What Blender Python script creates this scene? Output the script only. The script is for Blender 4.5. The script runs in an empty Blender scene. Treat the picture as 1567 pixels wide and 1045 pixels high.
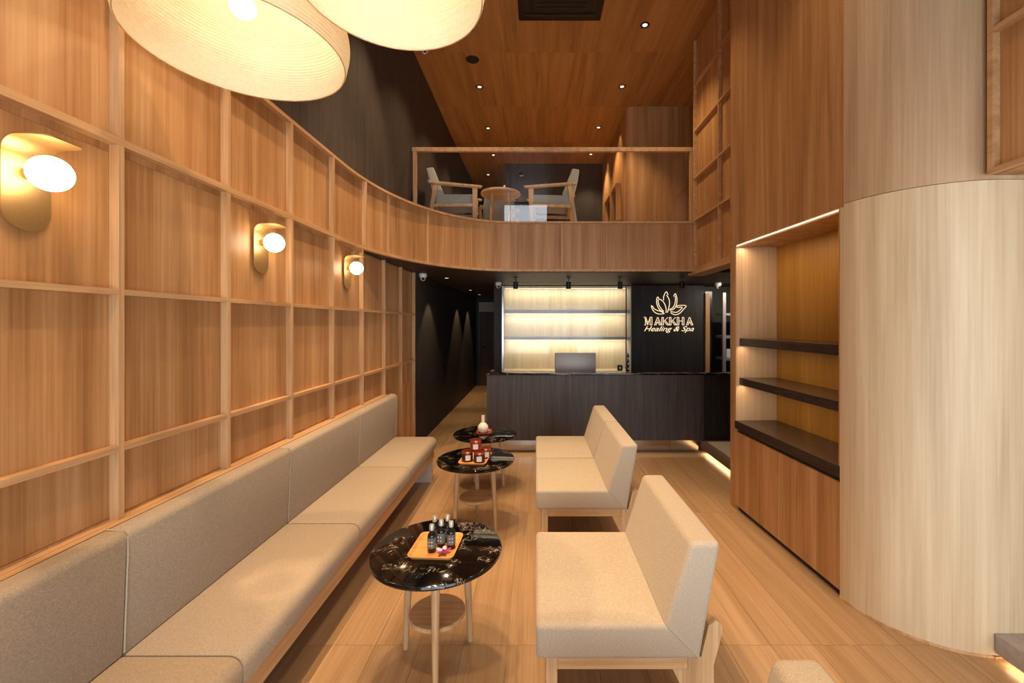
import bpy, bmesh, math, random
from mathutils import Vector, Matrix
random.seed(7)
C = bpy.context.scene.collection
PI = math.pi
# ------------------------------------------------------------------ camera
F = 652.0; VX, VY, H = 820.0, 495.0, 1.6
cd = bpy.data.cameras.new('camera'); cam = bpy.data.objects.new('camera', cd); C.objects.link(cam)
cam.location = (0, 0, H); cam.rotation_euler = (PI/2, 0, 0)
cd.sensor_width = 36; cd.lens = F/1567*36
cd.shift_x = -(VX-783.5)/1567; cd.shift_y = -(522.5-VY)/1567
cd.clip_start = 0.05; cd.clip_end = 60
bpy.context.scene.camera = cam
vs = bpy.context.scene.view_settings
vs.view_transform = 'Standard'; vs.look = 'None'; vs.gamma = 1; vs.exposure = 0.0; vs.use_curve_mapping = False
# ------------------------------------------------------------------ world: overcast daylight outside the shopfront
w = bpy.data.worlds.new('world'); bpy.context.scene.world = w; w.use_nodes = True
w.node_tree.nodes['Background'].inputs[0].default_value = (0.75, 0.85, 1.0, 1)
w.node_tree.nodes['Background'].inputs[1].default_value = 0.6
WARM = (1.0, 0.72, 0.40); WARM2 = (1.0, 0.71, 0.43); DAY = (0.80, 0.91, 1.0)
def light(name, kind, loc, energy, color=WARM, rot=(0, 0, 0), size=0.1, size_y=None, spot=None, blend=0.5):
    l = bpy.data.lights.new(name, kind); o = bpy.data.objects.new(name, l); C.objects.link(o)
    o.location = loc; o.rotation_euler = rot; l.energy = energy; l.color = color
    if kind == 'AREA':
        l.size = size
        if size_y: l.shape = 'RECTANGLE'; l.size_y = size_y
    else: l.shadow_soft_size = size
    if spot: l.spot_size = math.radians(spot); l.spot_blend = blend
    return o
# daylight through the shopfront glass behind the camera and through the high pane above it
light('shopfront_daylight', 'AREA', (1.35, -1.72, 1.15), 180, DAY, (PI/2, 0, 0), 5.0, 2.2)
light('high_window_daylight', 'AREA', (-0.32, -1.72, 4.67), 26, DAY, (PI/2, 0, 0), 1.3, 0.95)
ZC = 5.2
# ceiling downlights (also those above the seating, out of the frame)
DL = [(-.855, 6.48), (1.31, 6.47), (-.88, 7.85), (1.15, 7.82), (-.907, 9.1), (1.17, 9.06), (1.315, 5.136), (-.82, 5.2)]
for (x, y) in DL:
    light('downlight_beam', 'SPOT', (x, y, ZC-.05), 115, WARM, (0, 0, 0), .03, spot=95, blend=.7)
SEAT = [(-1.05, 4.0), (-1.1, 2.8), (-1.1, 1.4), (-1.1, -.1), (-.6, 3.6), (-.6, 2.1), (-.6, .6), (1.1, 3.75), (1.1, 2.45), (1.1, 1.15), (1.1, -.2), (3.0, -.4)]
for (x, y) in SEAT:
    light('downlight_beam', 'SPOT', (x, y, ZC-.05), 270 if x < -1 else 230 if x < 0 else 85, WARM2, (0, 0, 0), .03, spot=66, blend=.6)

# ------------------------------------------------------------------ helpers
def lin(c):
    r = []
    for v in c:
        v /= 255.0
        r.append(v/12.92 if v <= .04045 else ((v+.055)/1.055)**2.4)
    return tuple(r) + (1,)
def P(x, y, Y): return Vector(((x-VX)*Y/F, Y, H-(y-VY)*Y/F))
def newmat(name):
    m = bpy.data.materials.new(name); m.use_nodes = True
    return m, m.node_tree.nodes, m.node_tree.links, m.node_tree.nodes['Principled BSDF']
def plain(name, col, rough=.5, metal=0, bump=0, bscale=200, spec=.5, var=0):
    m, n, l, b = newmat(name)
    b.inputs['Base Color'].default_value = lin(col); b.inputs['Roughness'].default_value = rough
    b.inputs['Metallic'].default_value = metal; b.inputs['Specular IOR Level'].default_value = spec
    t = n.new('ShaderNodeTexNoise'); t.inputs['Scale'].default_value = bscale; t.inputs['Detail'].default_value = 2
    g = n.new('ShaderNodeNewGeometry'); l.new(g.outputs['Position'], t.inputs['Vector'])
    if var:
        mx = n.new('ShaderNodeMix'); mx.data_type = 'RGBA'
        mx.inputs['A'].default_value = lin([v*(1-var) for v in col]); mx.inputs['B'].default_value = lin([min(255, v*(1+var)) for v in col])
        l.new(t.outputs['Fac'], mx.inputs['Factor']); l.new(mx.outputs['Result'], b.inputs['Base Color'])
    if bump:
        bp = n.new('ShaderNodeBump'); bp.inputs['Strength'].default_value = bump; bp.inputs['Distance'].default_value = .002
        l.new(t.outputs['Fac'], bp.inputs['Height']); l.new(bp.outputs['Normal'], b.inputs['Normal'])
    return m
def wood(name, dark, mid, light_, axis='Z', rough=.45, freq=9.0, stretch=.05, vary=.12, fine=.35, spec=.35, soft=0):
    """laminate wood: broad streaks + fine pores along an axis, each piece offset at random"""
    m, n, l, b = newmat(name)
    g = n.new('ShaderNodeNewGeometry'); oi = n.new('ShaderNodeObjectInfo')
    ad = n.new('ShaderNodeVectorMath'); ad.operation = 'MULTIPLY_ADD'
    cx = n.new('ShaderNodeCombineXYZ')
    for k in range(3): l.new(oi.outputs['Random'], cx.inputs[k])
    ad.inputs[1].default_value = (37, 23, 11)
    l.new(cx.outputs[0], ad.inputs[0]); l.new(g.outputs['Position'], ad.inputs[2])
    def stretched(f, s):
        mp = n.new('ShaderNodeMapping'); sc = [f, f, f]; sc['XYZ'.index(axis)] = f*s
        mp.inputs['Scale'].default_value = sc; l.new(ad.outputs[0], mp.inputs['Vector']); return mp
    a = stretched(freq, stretch); t1 = n.new('ShaderNodeTexNoise'); t1.inputs['Scale'].default_value = 1; t1.inputs['Detail'].default_value = 4; t1.inputs['Distortion'].default_value = .6
    l.new(a.outputs[0], t1.inputs['Vector'])
    c = stretched(freq*9, stretch*.35); t2 = n.new('ShaderNodeTexNoise'); t2.inputs['Scale'].default_value = 1; t2.inputs['Detail'].default_value = 3
    l.new(c.outputs[0], t2.inputs['Vector'])
    mx = n.new('ShaderNodeMix'); mx.inputs['Factor'].default_value = fine; l.new(t1.outputs['Fac'], mx.inputs['A']); l.new(t2.outputs['Fac'], mx.inputs['B'])
    r = n.new('ShaderNodeValToRGB'); e = r.color_ramp.elements
    e[0].position = .36-soft; e[0].color = lin(dark); e[1].position = .64+soft; e[1].color = lin(light_)
    q = e.new(.5); q.color = lin(mid)
    l.new(mx.outputs['Result'], r.inputs['Fac'])
    hs = n.new('ShaderNodeHueSaturation'); mr = n.new('ShaderNodeMapRange'); mr.inputs['To Min'].default_value = 1-vary; mr.inputs['To Max'].default_value = 1+vary
    l.new(oi.outputs['Random'], mr.inputs['Value']); l.new(mr.outputs[0], hs.inputs['Value']); l.new(r.outputs[0], hs.inputs['Color'])
    l.new(hs.outputs[0], b.inputs['Base Color']); b.inputs['Roughness'].default_value = rough; b.inputs['Specular IOR Level'].default_value = spec
    bp = n.new('ShaderNodeBump'); bp.inputs['Strength'].default_value = .08; bp.inputs['Distance'].default_value = .002
    l.new(t2.outputs['Fac'], bp.inputs['Height']); l.new(bp.outputs[0], b.inputs['Normal'])
    return m
def fabric(name, c1, c2):
    m, n, l, b = newmat(name)
    g = n.new('ShaderNodeTexCoord')
    t = n.new('ShaderNodeTexNoise'); t.inputs['Scale'].default_value = 1; t.inputs['Detail'].default_value = 3
    mp = n.new('ShaderNodeMapping'); mp.inputs['Scale'].default_value = (120, 480, 480); l.new(g.outputs['Object'], mp.inputs[0]); l.new(mp.outputs[0], t.inputs['Vector'])
    t2 = n.new('ShaderNodeTexNoise'); t2.inputs['Scale'].default_value = 1; t2.inputs['Detail'].default_value = 3
    mp2 = n.new('ShaderNodeMapping'); mp2.inputs['Scale'].default_value = (520, 150, 220); l.new(g.outputs['Object'], mp2.inputs[0]); l.new(mp2.outputs[0], t2.inputs['Vector'])
    ma = n.new('ShaderNodeMath'); ma.operation = 'ADD'; l.new(t.outputs['Fac'], ma.inputs[0]); l.new(t2.outputs['Fac'], ma.inputs[1])
    r = n.new('ShaderNodeValToRGB'); r.color_ramp.elements[0].position = .4; r.color_ramp.elements[1].position = .6
    mh = n.new('ShaderNodeMath'); mh.operation = 'MULTIPLY'; mh.inputs[1].default_value = .5; l.new(ma.outputs[0], mh.inputs[0])
    r.color_ramp.elements[0].color = lin(c1); r.color_ramp.elements[1].color = lin(c2)
    l.new(mh.outputs[0], r.inputs[0]); l.new(r.outputs[0], b.inputs['Base Color'])
    b.inputs['Roughness'].default_value = .95; b.inputs['Specular IOR Level'].default_value = .15
    b.inputs['Sheen Weight'].default_value = .15
    bp = n.new('ShaderNodeBump'); bp.inputs['Strength'].default_value = .3; bp.inputs['Distance'].default_value = .001
    l.new(mh.outputs[0], bp.inputs['Height']); l.new(bp.outputs[0], b.inputs['Normal'])
    return m
def emit(name, col, s):
    m, n, l, b = newmat(name)
    b.inputs['Base Color'].default_value = (0, 0, 0, 1); b.inputs['Emission Color'].default_value = tuple(col)+(1,); b.inputs['Emission Strength'].default_value = s
    return m
def glassm(name, tint=(1, 1, 1, 1), refl=.04, rough=.0):
    m, n, l, b = newmat(name); n.remove(b); out = n['Material Output']
    tr = n.new('ShaderNodeBsdfTransparent'); tr.inputs[0].default_value = tint
    gl = n.new('ShaderNodeBsdfGlossy'); gl.inputs['Roughness'].default_value = rough
    lw = n.new('ShaderNodeLayerWeight'); lw.inputs[0].default_value = .35
    mr = n.new('ShaderNodeMapRange'); mr.inputs['To Min'].default_value = refl; mr.inputs['To Max'].default_value = .7
    pw = n.new('ShaderNodeMath'); pw.operation = 'POWER'; pw.inputs[1].default_value = 3
    l.new(lw.outputs['Facing'], pw.inputs[0]); l.new(pw.outputs[0], mr.inputs['Value'])
    mx = n.new('ShaderNodeMixShader'); l.new(mr.outputs[0], mx.inputs[0]); l.new(tr.outputs[0], mx.inputs[1]); l.new(gl.outputs[0], mx.inputs[2])
    l.new(mx.outputs[0], out.inputs[0]); return m
def marble(name):
    m, n, l, b = newmat(name)
    g = n.new('ShaderNodeNewGeometry')
    def vein(scale, dist, lo, hi, seed):
        mp = n.new('ShaderNodeMapping'); mp.inputs['Location'].default_value = (seed, seed*2, 0); l.new(g.outputs['Position'], mp.inputs[0])
        t = n.new('ShaderNodeTexNoise'); t.inputs['Scale'].default_value = scale; t.inputs['Detail'].default_value = 6; t.inputs['Distortion'].default_value = dist
        l.new(mp.outputs[0], t.inputs['Vector'])
        s = n.new('ShaderNodeMath'); s.operation = 'SUBTRACT'; s.inputs[1].default_value = .5; l.new(t.outputs['Fac'], s.inputs[0])
        a = n.new('ShaderNodeMath'); a.operation = 'ABSOLUTE'; l.new(s.outputs[0], a.inputs[0])
        r = n.new('ShaderNodeMapRange'); r.inputs['From Min'].default_value = lo; r.inputs['From Max'].default_value = hi; r.inputs['To Min'].default_value = 1; r.inputs['To Max'].default_value = 0
        l.new(a.outputs[0], r.inputs[0]); return r
    v1 = vein(9, 1.6, 0, .009, 3.3)
    t = n.new('ShaderNodeTexNoise'); t.inputs['Scale'].default_value = 12; l.new(g.outputs['Position'], t.inputs['Vector'])
    gt = n.new('ShaderNodeMapRange'); gt.inputs['From Min'].default_value = .5; gt.inputs['From Max'].default_value = .62; l.new(t.outputs['Fac'], gt.inputs[0])
    v2 = vein(22, 1.4, 0, .007, 9.1); vm = n.new('ShaderNodeMath'); vm.operation = 'MAXIMUM'; l.new(v1.outputs[0], vm.inputs[0]); l.new(v2.outputs[0], vm.inputs[1])
    mu = n.new('ShaderNodeMath'); mu.operation = 'MULTIPLY'; l.new(vm.outputs[0], mu.inputs[0]); l.new(gt.outputs[0], mu.inputs[1])
    mx = n.new('ShaderNodeMix'); mx.data_type = 'RGBA'; mx.inputs['A'].default_value = lin((9, 7, 7)); mx.inputs['B'].default_value = lin((215, 190, 170))
    l.new(mu.outputs[0], mx.inputs['Factor']); l.new(mx.outputs['Result'], b.inputs['Base Color'])
    b.inputs['Roughness'].default_value = .07
    return m
M = {}
M['wall'] = wood('oak_laminate', (153, 105, 60), (179, 131, 83), (198, 154, 107), vary=.06, soft=.03)
M['batten'] = wood('oak_batten', (172, 130, 88), (190, 148, 104), (204, 164, 120), freq=20, vary=.04)
M['battenH'] = wood('oak_batten_horizontal', (172, 130, 88), (190, 148, 104), (204, 164, 120), axis='Y', freq=20, vary=.04)
M['wallR'] = wood('lit_oak_laminate', (160, 127, 92), (182, 150, 114), (200, 170, 134), freq=8, vary=.04, soft=.05)  # same oak as the left wall, the light on it mixed into the colour
M['wallP'] = wood('lit_pale_oak_laminate', (184, 156, 120), (206, 180, 143), (222, 200, 165), freq=8, vary=.03, soft=.06)  # separate lower panel, made paler still by entrance daylight put into its colour
M['ceil'] = wood('walnut_ceiling_laminate', (146, 98, 50), (170, 120, 66), (188, 138, 82), axis='Y', freq=9, vary=.05, soft=.04)
M['niche'] = wood('amber_oak_laminate', (140, 98, 36), (158, 114, 46), (174, 130, 58), vary=.03, soft=.03)
M['floor'] = wood('oak_floor_tile', (140, 107, 72), (162, 128, 92), (180, 148, 112), axis='Y', rough=.32, freq=16, stretch=.035, vary=.05, soft=.1, fine=.5)
M['grout'] = plain('floor_grout', (178, 146, 112), .8)
M['dark'] = wood('charcoal_laminate', (34, 29, 27), (42, 37, 34), (52, 45, 42), rough=.55, freq=25, vary=.08)
M['darkbrown'] = wood('brown_charcoal_laminate', (56, 48, 43), (66, 57, 51), (75, 66, 60), rough=.6, freq=30, vary=.03)
M['darksoffit'] = wood('dark_brown_soffit', (50, 38, 30), (62, 48, 38), (74, 58, 46), axis='X', rough=.5, freq=10, vary=.03)
M['counter'] = wood('charcoal_counter_laminate', (60, 54, 51), (72, 65, 62), (84, 76, 72), rough=.5, freq=22, vary=.12)
M['ash'] = wood('ash_wood', (180, 138, 92), (200, 160, 112), (216, 178, 132), axis='X', freq=22, vary=.05)
M['ashleg'] = wood('ash_wood_upright', (176, 140, 98), (196, 160, 116), (210, 178, 136), axis='Z', freq=22, vary=.05)
M['traywood'] = wood('orange_beech', (205, 130, 66), (222, 150, 82), (232, 166, 98), axis='X', freq=25, vary=.05)
M['redwood'] = wood('red_brown_wood', (120, 56, 32), (142, 68, 40), (160, 82, 50), axis='X', freq=25, vary=.05)
M['fab'] = fabric('oatmeal_fabric', (163, 148, 127), (184, 169, 147))
M['fabB'] = fabric('taupe_fabric', (148, 130, 108), (172, 153, 129))
M['fabG'] = fabric('grey_fabric', (150, 152, 146), (174, 176, 168))
M['marble'] = marble('black_marble')
M['brass'] = plain('brushed_brass', (188, 152, 100), .42, .85, var=.06)
M['steel'] = plain('polished_steel', (190, 186, 180), .16, 1)
M['greymetal'] = plain('grey_metal', (158, 150, 144), .45, .35)
M['bronze'] = plain('brown_grey_edge', (112, 96, 82), .5)
M['black'] = plain('black_metal', (16, 15, 15), .5)
M['shelfdark'] = wood('dark_bronze_shelf', (46, 34, 28), (58, 44, 36), (68, 52, 42), axis='Y', rough=.25, freq=20, vary=.03, spec=.5)
M['white'] = plain('white_plastic', (225, 222, 216), .4)
M['whitewall'] = plain('pale_plinth_paint', (196, 180, 164), .7)
M['stone'] = plain('grey_stone', (168, 163, 160), .55, bump=.3, bscale=30, var=.12)
M['marblefloor'] = plain('pale_stone', (196, 186, 176), .35, var=.08, bscale=6)
M['globe'] = emit('opal_glass_lit', (1, .80, .52), 17)
M['bulb'] = emit('bulb_lit', (1, .85, .6), 25)
M['led'] = emit('led_strip_lit', (1, .80, .48), 3.5)
M['ledw'] = emit('led_strip_soft', (1, .88, .68), 2.2)
M['lens'] = emit('downlight_lens_lit', (1, .68, .48), 3.2)
M['neon'] = emit('neon_tube_lit', (1, .74, .46), 1.35)
M['neonface'] = emit('letter_face_lit', (1, .66, .46), .75)
M['glass'] = glassm('clear_glass')
M['shelfglass'] = glassm('sliding_door_glass', refl=.022, rough=.09)
M['backlit'] = wood('pale_gold_wallpaper', (192, 174, 138), (205, 188, 153), (216, 201, 168), freq=12, vary=.02, rough=.6)
# paper: thin translucent shade
def paper():
    m, n, l, b = newmat('washi_paper'); n.remove(b); out = n['Material Output']
    d = n.new('ShaderNodeBsdfDiffuse'); t = n.new('ShaderNodeBsdfTranslucent')
    g = n.new('ShaderNodeTexCoord'); nz = n.new('ShaderNodeTexNoise'); nz.inputs['Scale'].default_value = 60; l.new(g.outputs['Object'], nz.inputs['Vector'])
    r = n.new('ShaderNodeValToRGB'); r.color_ramp.elements[0].color = lin((238, 222, 190)); r.color_ramp.elements[1].color = lin((250, 240, 216)); l.new(nz.outputs['Fac'], r.inputs[0])
    l.new(r.outputs[0], d.inputs[0]); l.new(r.outputs[0], t.inputs[0])
    mx = n.new('ShaderNodeMixShader'); mx.inputs[0].default_value = .34; l.new(d.outputs[0], mx.inputs[1]); l.new(t.outputs[0], mx.inputs[2]); l.new(mx.outputs[0], out.inputs[0])
    return m
M['paper'] = paper()

# ---- geometry
def bx(bm, x0, x1, y0, y1, z0, z1, mat=None):
    vs_ = [bm.verts.new(p) for p in ((x0, y0, z0), (x1, y0, z0), (x1, y1, z0), (x0, y1, z0), (x0, y0, z1), (x1, y0, z1), (x1, y1, z1), (x0, y1, z1))]
    for f in ((3, 2, 1, 0), (4, 5, 6, 7), (0, 1, 5, 4), (1, 2, 6, 5), (2, 3, 7, 6), (3, 0, 4, 7)): bm.faces.new([vs_[i] for i in f])
    if mat is not None: bmesh.ops.transform(bm, matrix=mat, verts=vs_)
    return vs_
def prism(bm, pts, a0, a1, axis='Z'):
    """polygon pts extruded from a0 to a1 along an axis; pts are the two other coordinates in order"""
    def v(p, a): return {'Z': (p[0], p[1], a), 'Y': (p[0], a, p[1]), 'X': (a, p[0], p[1])}[axis]
    lo = [bm.verts.new(v(p, a0)) for p in pts]; hi = [bm.verts.new(v(p, a1)) for p in pts]
    n = len(pts); bm.faces.new(lo); bm.faces.new(hi[::-1])
    for i in range(n): bm.faces.new((lo[i], hi[i], hi[(i+1) % n], lo[(i+1) % n]))
    bmesh.ops.recalc_face_normals(bm, faces=bm.faces[:]); return lo+hi
def lathe(bm, prof, n=32, c=(0, 0, 0), caps=True):
    rings = []
    for r, z in prof:
        rings.append([bm.verts.new((c[0]+r*math.cos(2*PI*k/n), c[1]+r*math.sin(2*PI*k/n), c[2]+z)) for k in range(n)])
    for a, b in zip(rings, rings[1:]):
        for k in range(n): bm.faces.new((a[k], a[(k+1) % n], b[(k+1) % n], b[k]))
    if caps:
        if prof[0][0] > 1e-5: bm.faces.new(rings[0][::-1])
        if prof[-1][0] > 1e-5: bm.faces.new(rings[-1])
    return rings
def tube(bm, pts, r, n=8, r2=None):
    pts = [Vector(p) for p in pts]; rings = []; N = len(pts)
    for i, p in enumerate(pts):
        d = (pts[min(i+1, N-1)]-pts[max(i-1, 0)]).normalized()
        up = Vector((0, 0, 1)) if abs(d.z) < .9 else Vector((0, 1, 0))
        u = d.cross(up).normalized(); v = u.cross(d); rr = r if r2 is None else r+(r2-r)*i/(N-1)
        rings.append([bm.verts.new(p+(u*math.cos(2*PI*k/n)+v*math.sin(2*PI*k/n))*rr) for k in range(n)])
    for a, b in zip(rings, rings[1:]):
        for k in range(n): bm.faces.new((a[k], b[k], b[(k+1) % n], a[(k+1) % n]))
    bm.faces.new(rings[0]); bm.faces.new(rings[-1][::-1])
def obj(name, bm, mat, parent=None, smooth=False, bevel=0, seg=2, shift=None):
    if shift: bmesh.ops.translate(bm, vec=shift, verts=bm.verts[:])
    if bevel: bmesh.ops.bevel(bm, geom=bm.edges[:], offset=bevel, segments=seg, profile=.5, affect='EDGES')
    me = bpy.data.meshes.new(name); bm.to_mesh(me); bm.free()
    me.materials.append(mat)
    if smooth:
        for p in me.polygons: p.use_smooth = True
        me.set_sharp_from_angle(angle=math.radians(40))
    o = bpy.data.objects.new(name, me); C.objects.link(o)
    if parent: o.parent = parent
    return o
def B(name, x0, x1, y0, y1, z0, z1, mat, parent=None, bevel=0, seg=2):
    bm = bmesh.new(); bx(bm, x0, x1, y0, y1, z0, z1); return obj(name, bm, mat, parent, bevel=bevel, seg=seg, smooth=bevel > 0)
def tag(o, label, cat, group=None):
    o['label'] = label; o['category'] = cat
    if group: o['group'] = group
    return o
def thing(name, label, cat, loc=(0, 0, 0), rz=0, group=None):
    o = bpy.data.objects.new(name, None); C.objects.link(o); o.location = loc; o.rotation_euler = (0, 0, rz); o.empty_display_size = .1
    return tag(o, label, cat, group)
def st(o, label=None):
    o['kind'] = 'structure'
    if label: o['label'] = label
    return o
def copytree(o, parent=None):
    c = o.copy(); C.objects.link(c)
    if parent: c.parent = parent
    for ch in list(o.children): copytree(ch, c)
    return c

# ------------------------------------------------------------------ the setting
ZM0, ZM1 = 2.255, 2.85      # underside and floor of the balcony
# floor: slab with single wood-look tiles laid on it, grain along the room
floor = st(B('floor', -1.62, 4.2, -1.8, 11.4, -.15, -.004, M['grout']))
PWD, PLN = .218, 1.49
tiles = {}
ix0 = -1.014 - PWD*3
j = 0
for i in range(27):
    xa = ix0+i*PWD; xb = xa+PWD
    if xb < -1.55 or xa > 4.2: continue
    xa = max(xa, -1.62); xb = min(xb, 4.2)
    for k in range(-3, 7):
        ya = 2.12+PLN*k; yb = ya+PLN
        ya = max(ya, -1.8); yb = min(yb, 11.4)
        if yb-ya < .05: continue
        if yb > 5.9 and xa > -.6: continue
        if ya > 2.1 and xa > 2.2: continue
        key = (round(xb-xa, 3), round(yb-ya, 3))
        if key not in tiles:
            bm = bmesh.new(); g = .0009; bx(bm, g, key[0]-g, g, key[1]-g, -.004, 0)
            o = obj('floor_tile', bm, M['floor'], floor); tiles[key] = o.data; o.location = (xa, ya, 0)
        else:
            o = bpy.data.objects.new('floor_tile', tiles[key]); C.objects.link(o); o.parent = floor; o.location = (xa, ya, 0)

# curve followed by the batten wall and the balcony front
XP, XF = -1.58, -1.545                  # panel plane, batten front
path = [Vector((XP, -1.8+.1*k)) for k in range(52)] + []
ex, ey, ea, eb = -.28, 3.4, 1.30, 2.035
path = [p for p in path if p.y < 3.39]
for k in range(0, 49):
    t = PI/2*k/48; path.append(Vector((ex-ea*math.cos(t), ey+eb*math.sin(t))))
for k in range(1, 24): path.append(Vector((ex+(2.03-ex)*k/23, ey+eb)))
S = [0]
for a, b in zip(path, path[1:]): S.append(S[-1]+(b-a).length)
def at(s, off=0):
    s = min(max(s, 0), S[-1]-1e-6)
    i = max(k for k in range(len(S)-1) if S[k] <= s)
    d = (path[i+1]-path[i]); u = (s-S[i])/d.length; p = path[i]+d*u
    def dirn(k):
        k = min(max(k, 0), len(path)-1); return (path[min(k+1, len(path)-1)]-path[max(k-1, 0)]).normalized()
    d = (dirn(i)*(1-u)+dirn(i+1)*u).normalized()
    return Vector((p.x+d.y*off, p.y-d.x*off))
def s_of_y(y): return y+1.8
def strip(bm, s0, s1, z0, z1, o0, o1):
    n = max(1, int((s1-s0)/.07)) if s1 > 5.1 else 1
    ss = [s0+(s1-s0)*k/n for k in range(n+1)]; R = []
    for s in ss:
        a = at(s, o0); b = at(s, o1)
        R.append([bm.verts.new((a.x, a.y, z0)), bm.verts.new((b.x, b.y, z0)), bm.verts.new((b.x, b.y, z1)), bm.verts.new((a.x, a.y, z1))])
    for a, b in zip(R, R[1:]):
        for k in range(4): bm.faces.new((a[k], a[(k+1) % 4], b[(k+1) % 4], b[k]))
    bm.faces.new(R[0][::-1]); bm.faces.new(R[-1])
    bmesh.ops.recalc_face_normals(bm, faces=bm.faces[:])
def Strip(name, s0, s1, z0, z1, o0, o1, mat, parent):
    bm = bmesh.new(); strip(bm, s0, s1, z0, z1, o0, o1); return obj(name, bm, mat, parent, smooth=True)
# left wall: solid behind, panels and battens proud of it
wl = st(B('wall_left', -1.75, XP-.012, -1.8, 5.47, 0, ZM0-.002, M['wall']))
YV = [3.82-.5577*k for k in range(11)][::-1]
rows = [(.0, .88), (.88, 1.135), (1.135, 1.717), (1.717, 2.275)]
YL = YV+[4.378, 4.93, 5.458]
for a, b in zip([-1.8]+YL, YL):
    if b-a < .05: continue
    for (z0, z1) in rows:
        if z0 == 0 : 
            continue
        B('wall_panel', XP-.012, XP, a+.001, b-.001, z0+.001, min(z1, 2.235)-.001, M['wall'], wl)
B('wall_panel', XP-.012, XP, -1.8, 5.46, .0, .879, M['wall'], wl)
hb = .011
for y in YL: B('batten', XP, XF, y-hb, y+hb, .0, (2.264 if y < 3.9 else ZM0-.003), M['batten'], wl)
B('rail', XP, XF-.001, -1.8, 4.40, .845, .872, M['battenH'], wl)
for z in (1.135, 1.717):
    B('rail', XP, XF-.001, -1.8, 5.46, z-hb, z+hb, M['battenH'], wl)
# upper row: curves away from the wall and becomes the balcony front
st(B('wall_left_core', -1.75, XP-.012, -1.8, 3.42, ZM0-.001, 2.884, M['wall']), 'oak wall core behind the upper panels')
bf = st(bpy.data.objects.new('balcony_front', None)); C.objects.link(bf)
bf['label'] = 'curved oak balcony front sweeping off the left wall'
SV = [s_of_y(y) for y in YV]
pxs = [598, 657, 722, 789.6, 859.5, 928, 999]
def s_at_px(px):
    best = None
    for k in range(400):
        s = s_of_y(3.5)+ (S[-1]-s_of_y(3.5))*k/400; p = at(s, .035)
        e = abs(VX+F*p.x/p.y-px)
        if best is None or e < best[0]: best = (e, s)
    return best[1]
SU = SV+[s_at_px(p) for p in pxs]+[S[-1]]
for a, b in zip([0]+SU, SU):
    if b-a < .05: continue
    Strip('wall_panel', a+.001, b-.001, 2.265, 2.885, -.014, .0, M['wall'], bf)
for s in SU[:-1]:
    w_ = .011 if s < 5.7 else .006
    Strip('batten', s-w_, s+w_, 2.29, 2.872, 0, .035 if s < 5.7 else .018 if s > s_at_px(700) else .024, M['batten'], bf)
Strip('rail', 0, s_of_y(3.82), 2.235, 2.262, -.014, .0, M['wall'], bf)
Strip('rail', 0, S[-1], 2.262, 2.29, -.015, .036, M['battenH'], bf)
Strip('top_rail', 0, S[-1], 2.872, 2.895, -.06, .036, M['battenH'], bf)
# balcony slab following the same curve
bm = bmesh.new()
pts = [(at(s, -.014).x, at(s, -.014).y) for s in [k*S[-1]/90 for k in range(35, 90)]]+[(2.03, 5.436+.014), (3.6, 5.45), (3.6, 11.4), (-1.75, 11.4), (-1.75, at(35*S[-1]/90).y)]
prism(bm, pts, ZM0, ZM1); slab = st(obj('ceiling_lower', bm, M['darksoffit']), 'dark brown ceiling below the balcony')
bm = bmesh.new(); prism(bm, pts, ZM1, ZM1+.012); st(obj('floor_upper', bm, M['floor']))
# charcoal walls: above the batten wall on the left, and down the corridor
dk = st(B('wall_left_upper', -1.75, -1.62, -1.8, 11.4, ZM1+.012, ZC, M['darkbrown']), 'charcoal wall above the oak battens')
st(B('wall_corridor_left', -1.75, -1.545, 5.472, 11.4, 0, ZM0, M['dark']), 'charcoal corridor wall')
B('joint_cover', -1.62, -1.545-.0, 5.46, 5.472, 0, ZM0-.003, M['batten'], wl)
# end of the corridor with a door
st(B('wall_corridor_end', -1.545, -.3, 11.0, 11.15, 0, ZM0, M['dark']))
d1 = st(bpy.data.objects.new('door_1', None)); C.objects.link(d1)
M['door'] = wood('brown_door_laminate', (62, 36, 22), (76, 46, 28), (88, 54, 34), rough=.5)
B('door_leaf', -1.44, -.62, 10.96, 10.998, .0, 1.88, M['door'], d1)
B('transom_panel', -1.47, -.6, 10.97, 10.998, 1.9, 2.15, M['whitewall'], d1)
B('door_frame', -1.48, -1.445, 10.95, 10.998, 0, 1.9, M['shelfdark'], d1)
bm = bmesh.new(); tube(bm, [(-1.38, 10.93, .98), (-1.38, 10.93, 1.0), (-1.28, 10.93, 1.0)], .012); tube(bm, [(-1.38, 10.93, .99), (-1.38, 10.96, .99)], .01)
obj('door_handle', bm, M['black'], d1)
B('door_closer', -1.2, -.95, 10.93, 10.96, 1.78, 1.82, M['black'], d1)
# ceiling
ce = st(B('ceiling', -1.75, 4.2, -1.8, 11.5, ZC+.012, ZC+.15, M['darksoffit']))
ys = [7.07-1.41*k for k in range(6, -1, -1)]+[8.48, 9.6]
ys = [-1.8]+[y for y in ys if y > -1.7]
xs = [-1.62, -.4, .82, 2.04, 3.26, 4.2]
for a, b in zip(ys, ys[1:]):
    for c, d in zip(xs, xs[1:]): B('ceiling_panel', c+.0008, d-.0008, a+.0012, b-.0012, ZC, ZC+.012, M['ceil'], ce)
B('ceiling_panel', -1.62, -.69, 9.601, 11.4, ZC, ZC+.012, M['ceil'], ce)
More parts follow.
